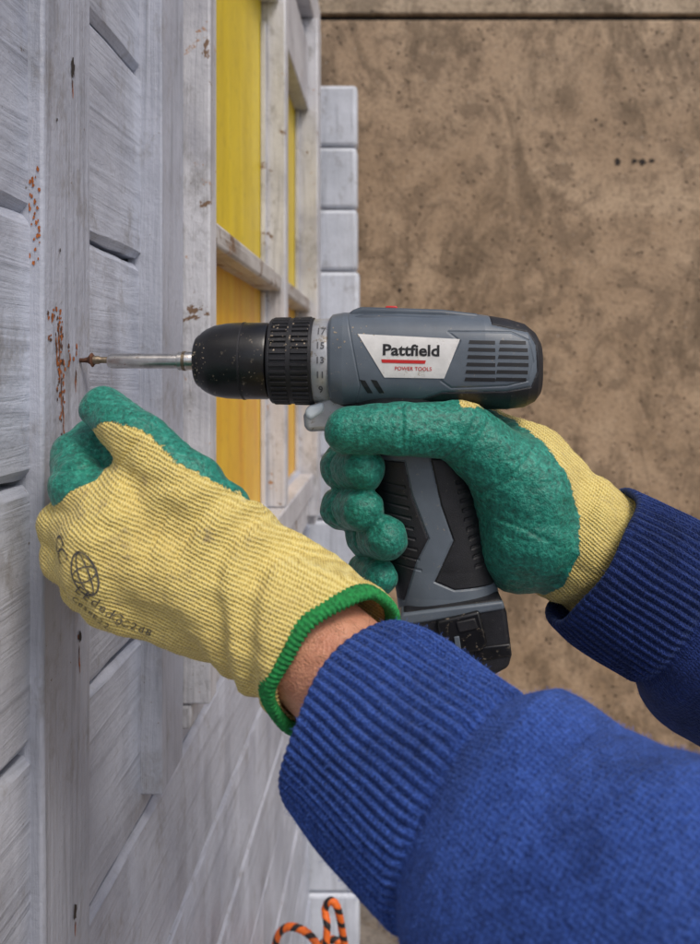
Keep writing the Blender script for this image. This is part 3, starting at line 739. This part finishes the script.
for gl,nm,par in((glL,'cotton_fibres',lg),(glR,'cotton_fibres',rg)):
    nv=len(gl.data.vertices); cv=np.empty(nv,np.float32); gl.data.attributes['coat'].data.foreach_get('value',cv)
    fuzz(gl,nm,6000,M_cf,4,ln=(.0006,.0020),par=par,keep=cv<-.3)

# ------------------------------------------------------------ rope on a peg
rope=empty('rope')
m,nt,b=newmat('rope_orange'); tc=nt.nodes.new('ShaderNodeTexCoord'); sp=nt.nodes.new('ShaderNodeSeparateXYZ'); L(nt,tc.outputs['UV'],sp.inputs[0])
w=math_(nt,'SINE',math_(nt,'ADD',math_(nt,'MULTIPLY',sp.outputs[1],260),math_(nt,'MULTIPLY',sp.outputs[0],6.283)))
L(nt,ramp(nt,math_(nt,'ADD',math_(nt,'MULTIPLY',w,.5),.5),[(.62,(.80,.15,.015)),(.74,(.02,.015,.015))]),b.inputs['Base Color']); b.inputs['Roughness'].default_value=.6
def tube(name,pts,r,mat,parent,n=16):
    pts=[Vector(p) for p in pts]; P=[]
    for i in range(len(pts)-1):
        p0=pts[max(i-1,0)];p1=pts[i];p2=pts[i+1];p3=pts[min(i+2,len(pts)-1)]
        for t in np.linspace(0,1,20,endpoint=False):
            P.append(.5*((2*p1)+(p2-p0)*t+(2*p0-5*p1+4*p2-p3)*t*t+(3*p1-p0-3*p2+p3)*t**3))
    P.append(pts[-1]); vs=[]; cum=[0]
    for i in range(1,len(P)): cum.append(cum[-1]+(P[i]-P[i-1]).length)
    for i,p in enumerate(P):
        t=(P[min(i+1,len(P)-1)]-P[max(i-1,0)]).normalized(); a=t.cross(Vector((0,1,0))).normalized(); bb=t.cross(a).normalized()
        for j in range(n):
            q=2*math.pi*j/n; rr=r*(1+.06*math.sin(cum[i]*900+q*2)); vs.append(p+a*rr*math.cos(q)+bb*rr*math.sin(q))
    fs=grid_faces(len(P),n).tolist(); ob=mkobj(name,vs,fs,mat,parent,smooth=True)
    uvl=ob.data.uv_layers.new(name='UVMap'); d=[]
    for f in fs:
        js=[x%n for x in f]; wr=max(js)-min(js)>n/2
        for x in f:
            j=x%n; d+= [(j+n if wr and j==0 else j)/n,cum[x//n]]
    uvl.data.foreach_set('uv',d); fixn(ob)
def rp(u,v,d=1.1): return at(u,v,d)
tube('loop_1',[rp(282,1010,1.12),rp(275,965,1.11),rp(277,938,1.1),rp(288,927,1.09),rp(304,931,1.08),rp(317,945,1.07),rp(326,975,1.06),rp(318,1020,1.08)],.0052,m,rope)
tube('loop_2',[rp(312,1040,1.02),rp(322,980,1.03),rp(327,930,1.04),rp(325,910,1.05),rp(330,901,1.05),rp(337,907,1.05),rp(342,930,1.06),rp(348,980,1.08),rp(340,1040,1.1)],.0052,m,rope)
tube('loop_3',[rp(300,1030,1.14),rp(306,975,1.14),rp(318,948,1.13),rp(334,940,1.12),rp(348,955,1.12),rp(356,1020,1.1)],.0052,m,rope)
box('peg',-.2,-.06,1.07,1.10,-1.0,-.975,M_frame,shed,.004)

# ------------------------------------------------------------ light, sky, camera
sc=bpy.context.scene
w=bpy.data.worlds.new('World'); sc.world=w; w.use_nodes=True
bg=w.node_tree.nodes['Background']; sky=w.node_tree.nodes.new('ShaderNodeTexSky'); sky.sky_type='NISHITA'; sky.sun_disc=False
el=math.radians(52); az=math.radians(140)
sky.sun_elevation=el; sky.sun_rotation=az; sky.dust_density=3; sky.air_density=1
w.node_tree.links.new(sky.outputs[0],bg.inputs[0]); bg.inputs[1].default_value=.14
sd=bpy.data.lights.new('sun','SUN'); sd.energy=1.5; sd.angle=math.radians(18); sd.color=(1,.94,.86)
so=bpy.data.objects.new('sun',sd); COL.objects.link(so)
dirv=Vector((math.sin(az)*math.cos(el),math.cos(az)*math.cos(el),math.sin(el)))
so.rotation_euler=dirv.to_track_quat('Z','Y').to_euler()
cam=bpy.data.cameras.new('camera'); co=bpy.data.objects.new('camera',cam); COL.objects.link(co); sc.camera=co
co.location=(0,0,0); co.rotation_euler=(math.radians(90),0,0)
cam.sensor_fit='VERTICAL'; cam.sensor_height=36; cam.lens=F/944*36
cam.shift_x=-(CX-350)/944; cam.shift_y=(CY-472)/944
cam.clip_start=.01; cam.clip_end=500
cam.dof.use_dof=True; cam.dof.focus_distance=.43; cam.dof.aperture_fstop=11
sc.view_settings.view_transform='Standard'; sc.view_settings.look='None'; sc.view_settings.exposure=0
